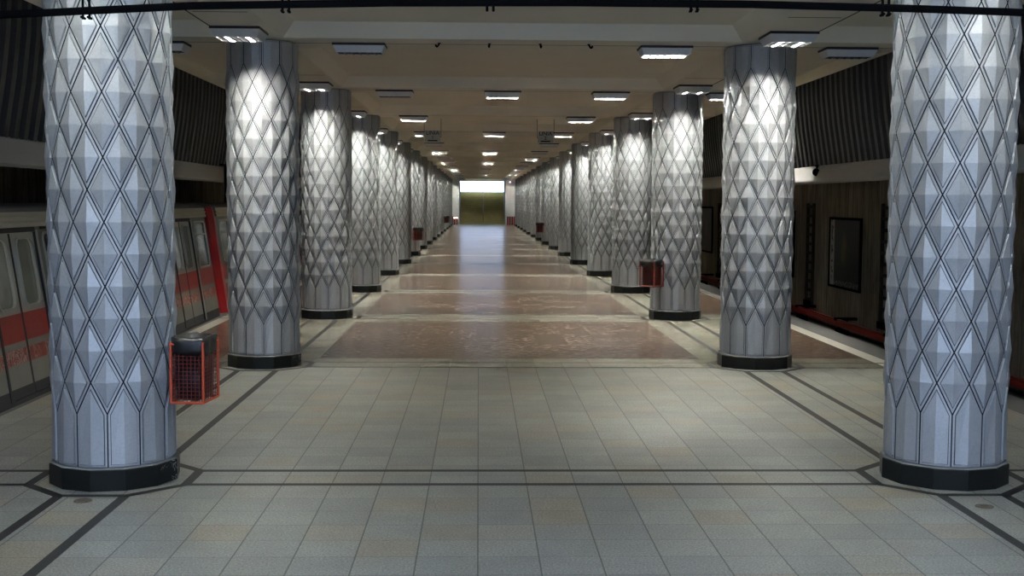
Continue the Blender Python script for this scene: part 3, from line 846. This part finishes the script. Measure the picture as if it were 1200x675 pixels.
    ins.face([(fx+.1, y0+.1, .03), (SX(0)-.1, y0+.1, .03), (SX(0)-.1, y1-.1, .03), (fx+.1, y1-.1, .03)])
    ins.face([(fx+.1, y0+.1, .03), (fx+.1, y1-.1, .03), (fx+.15, y1-.1, 1.95), (fx+.15, y0+.1, 1.95)])
    ins.face([(fx+.15, y0+.1, 1.95), (SX(1.95)-.1, y0+.1, 1.95), (SX(1.95)-.1, y1-.1, 1.95), (fx+.15, y1-.1, 1.95)])
    for y in (y0+.12, y1-.12): ins.face([(fx+.1, y, .03), (SX(0)-.1, y, .03), (SX(1.95)-.1, y, 1.95), (fx+.15, y, 1.95)])
    ins.build('interior_lining', M['train_inside'], root, off=off, weld=False)
    li = MB(); li.box((fx+1.3, y0+1, 1.92), (fx+1.5, y1-1, 1.945)); li.build('interior_light', M['train_lamp'], root, off=off)
    for d in doors:
        for s in (-.45, .45):
            p = MB(); p.tube((SX(1)-.75, d+s, .03), (SX(1)-.75, d+s, 1.95), .022, 8); p.build('grab_pole', M['pole_yellow'], root, off=off)
    for a, b in windows:
        if b-a < .8: continue
        q = MB(); xx = SX(.5)-.12
        q.box((xx-.5, a+.05, .38), (xx-.02, b-.05, .46)); q.box((xx-.10, a+.05, .46), (xx-.03, b-.05, .98)); q.box((xx-.45, a+.1, .03), (xx-.1, b-.1, .38)); q.build('bench_seat', M['seat'], root, off=off, weld=False)
    # running gear
    u = MB(); u.box((fx+.3, y0+.3, -.55), (SX(0)-.35, y1-.3, -.24)); u.build('underframe', M['iron'], root, off=off)
    for yc in (y0+2.4, y1-2.4):
        bg = MB(); bg.box((-8.1, yc-1.3, -.80), (-6.9, yc+1.3, -.54)); bo = bg.build('bogie', M['iron'], root, off=off)
        for dy in (-.95, .95):
            for wx in (-6.80, -8.25):
                wh = MB(); wh.tube((wx-.06, yc+dy, -.72), (wx+.06, yc+dy, -.72), .40, 20); wh.build('wheel', M['steel'], bo, off=off)
            ax = MB(); ax.tube((-8.25, yc+dy, -.72), (-6.80, yc+dy, -.72), .07, 10); ax.build('axle', M['steel'], bo, off=off)
    if front:
        fc = MB()
        zs = [-.25, .2, .7, 1.2, 1.7, 2.0, 2.2]
        def rake(z): return y0-.0+(-.35 if z < 1.0 else -.35+.12*((z-1.0)/1.2))+.0
        def edge(z):
            return (SX(min(z, 2.0))+(0 if z <= 2 else -.05))
        for z0, z1 in zip(zs, zs[1:]):
            for x0, x1, e0, e1 in ((0, -.10, .12, .0), (-.10, -.5, 0, -.06), (-.5, -2.5, -.06, -.06), (-2.5, -2.9, -.06, 0), (-2.9, -3.0, 0, .12)):
                fc.face([(edge(z0)+x0, rake(z0)+e0, z0), (edge(z0)+x1, rake(z0)+e1, z0), (edge(z1)+x1, rake(z1)+e1, z1), (edge(z1)+x0, rake(z1)+e0, z1)])
            for xo in (0, -3.0):
                fc.face([(edge(z0)+xo, rake(z0)+.12, z0), (edge(z0)+xo, y0+.32, z0), (edge(z1)+xo, y0+.32, z1), (edge(z1)+xo, rake(z1)+.12, z1)]) if xo == 0 and False else None
                fc.face([(edge(z0)+xo, rake(z0)+.12, z0), (edge(z0)+xo, y0, z0), (edge(z1)+xo, y0, z1), (edge(z1)+xo, rake(z1)+.12, z1)])
        z = 2.2; fc.face([(edge(z), rake(z)+.12, z), (edge(z)-.1, rake(z), z), (edge(z)-.5, rake(z)-.06, z), (edge(z)-2.5, rake(z)-.06, z), (edge(z)-2.9, rake(z), z), (edge(z)-3, rake(z)+.12, z), (edge(z)-3, y0, z), (edge(z), y0, z)])
        fc.build('cab_front', M['train_cab_red'], root, off=off)
        ws = MB(); ws.box((-8.3, y0-.45, 1.15), (-6.5, y0-.40, 1.85)); ws.build('windscreen', M['glass'], root, off=off)
    return root
make_car(8.4, 24.85, [10.5, 14.60, 18.7, 22.80], [(8.6, 9.6), (11.45, 13.65), (15.55, 17.75), (19.65, 21.85), (23.72, 24.72)],
         'nearer grey train car with red bands standing at the left platform')
make_car(25.85, 42.3, [28.0, 32.1, 36.2, 40.3], [(26.0, 27.05), (28.95, 31.15), (33.05, 35.25), (37.15, 39.35), (41.2, 42.2)],
         'farther train car with a bright red cab front coupled behind the nearer one', True)

# ------------------------------------------------------------------ sky light through the two stairways, camera
wd = bpy.data.worlds.new('sky'); S.world = wd; wd.use_nodes = True
bgn = wd.node_tree.nodes['Background']; bgn.inputs[0].default_value = (.51, .67, 1.0, 1); bgn.inputs[1].default_value = 7.6
def portal(name, loc, rot, sx, sy):
    l = bpy.data.lights.new(name, 'AREA'); l.shape = 'RECTANGLE'; l.size = sx; l.size_y = sy; l.cycles.is_portal = True
    o = bpy.data.objects.new(name, l); C.objects.link(o); o.location = loc; o.rotation_euler = rot
portal('near_stair_portal', (0, -1.8, 5.1), (math.radians(55), 0, 0), 11.2, 10.0)
cam = bpy.data.cameras.new('camera'); co = bpy.data.objects.new('camera', cam); C.objects.link(co)
f, pitch, yaw, roll = 1434.0, .0701, .0275, .0056
cam.sensor_fit = 'HORIZONTAL'; cam.sensor_width = 36; cam.lens = f/1200*36; cam.clip_end = 400; cam.clip_start = .05
fw = Vector((math.sin(yaw)*math.cos(pitch), math.cos(yaw)*math.cos(pitch), -math.sin(pitch)))
r0 = Vector((math.cos(yaw), -math.sin(yaw), 0)); u0 = r0.cross(fw)
r = r0*math.cos(roll)+u0*math.sin(roll); u = u0*math.cos(roll)-r0*math.sin(roll)
mt = Matrix((r, u, -fw)).transposed().to_4x4(); mt.translation = (-.472, 0, 2.337)
co.matrix_world = mt
S.camera = co
S.cycles.diffuse_bounces = 8; S.cycles.max_bounces = 16
S.view_settings.view_transform = 'Standard'; S.view_settings.look = 'None'; S.view_settings.gamma = 1; S.view_settings.use_curve_mapping = False
S.view_settings.exposure = -0.05
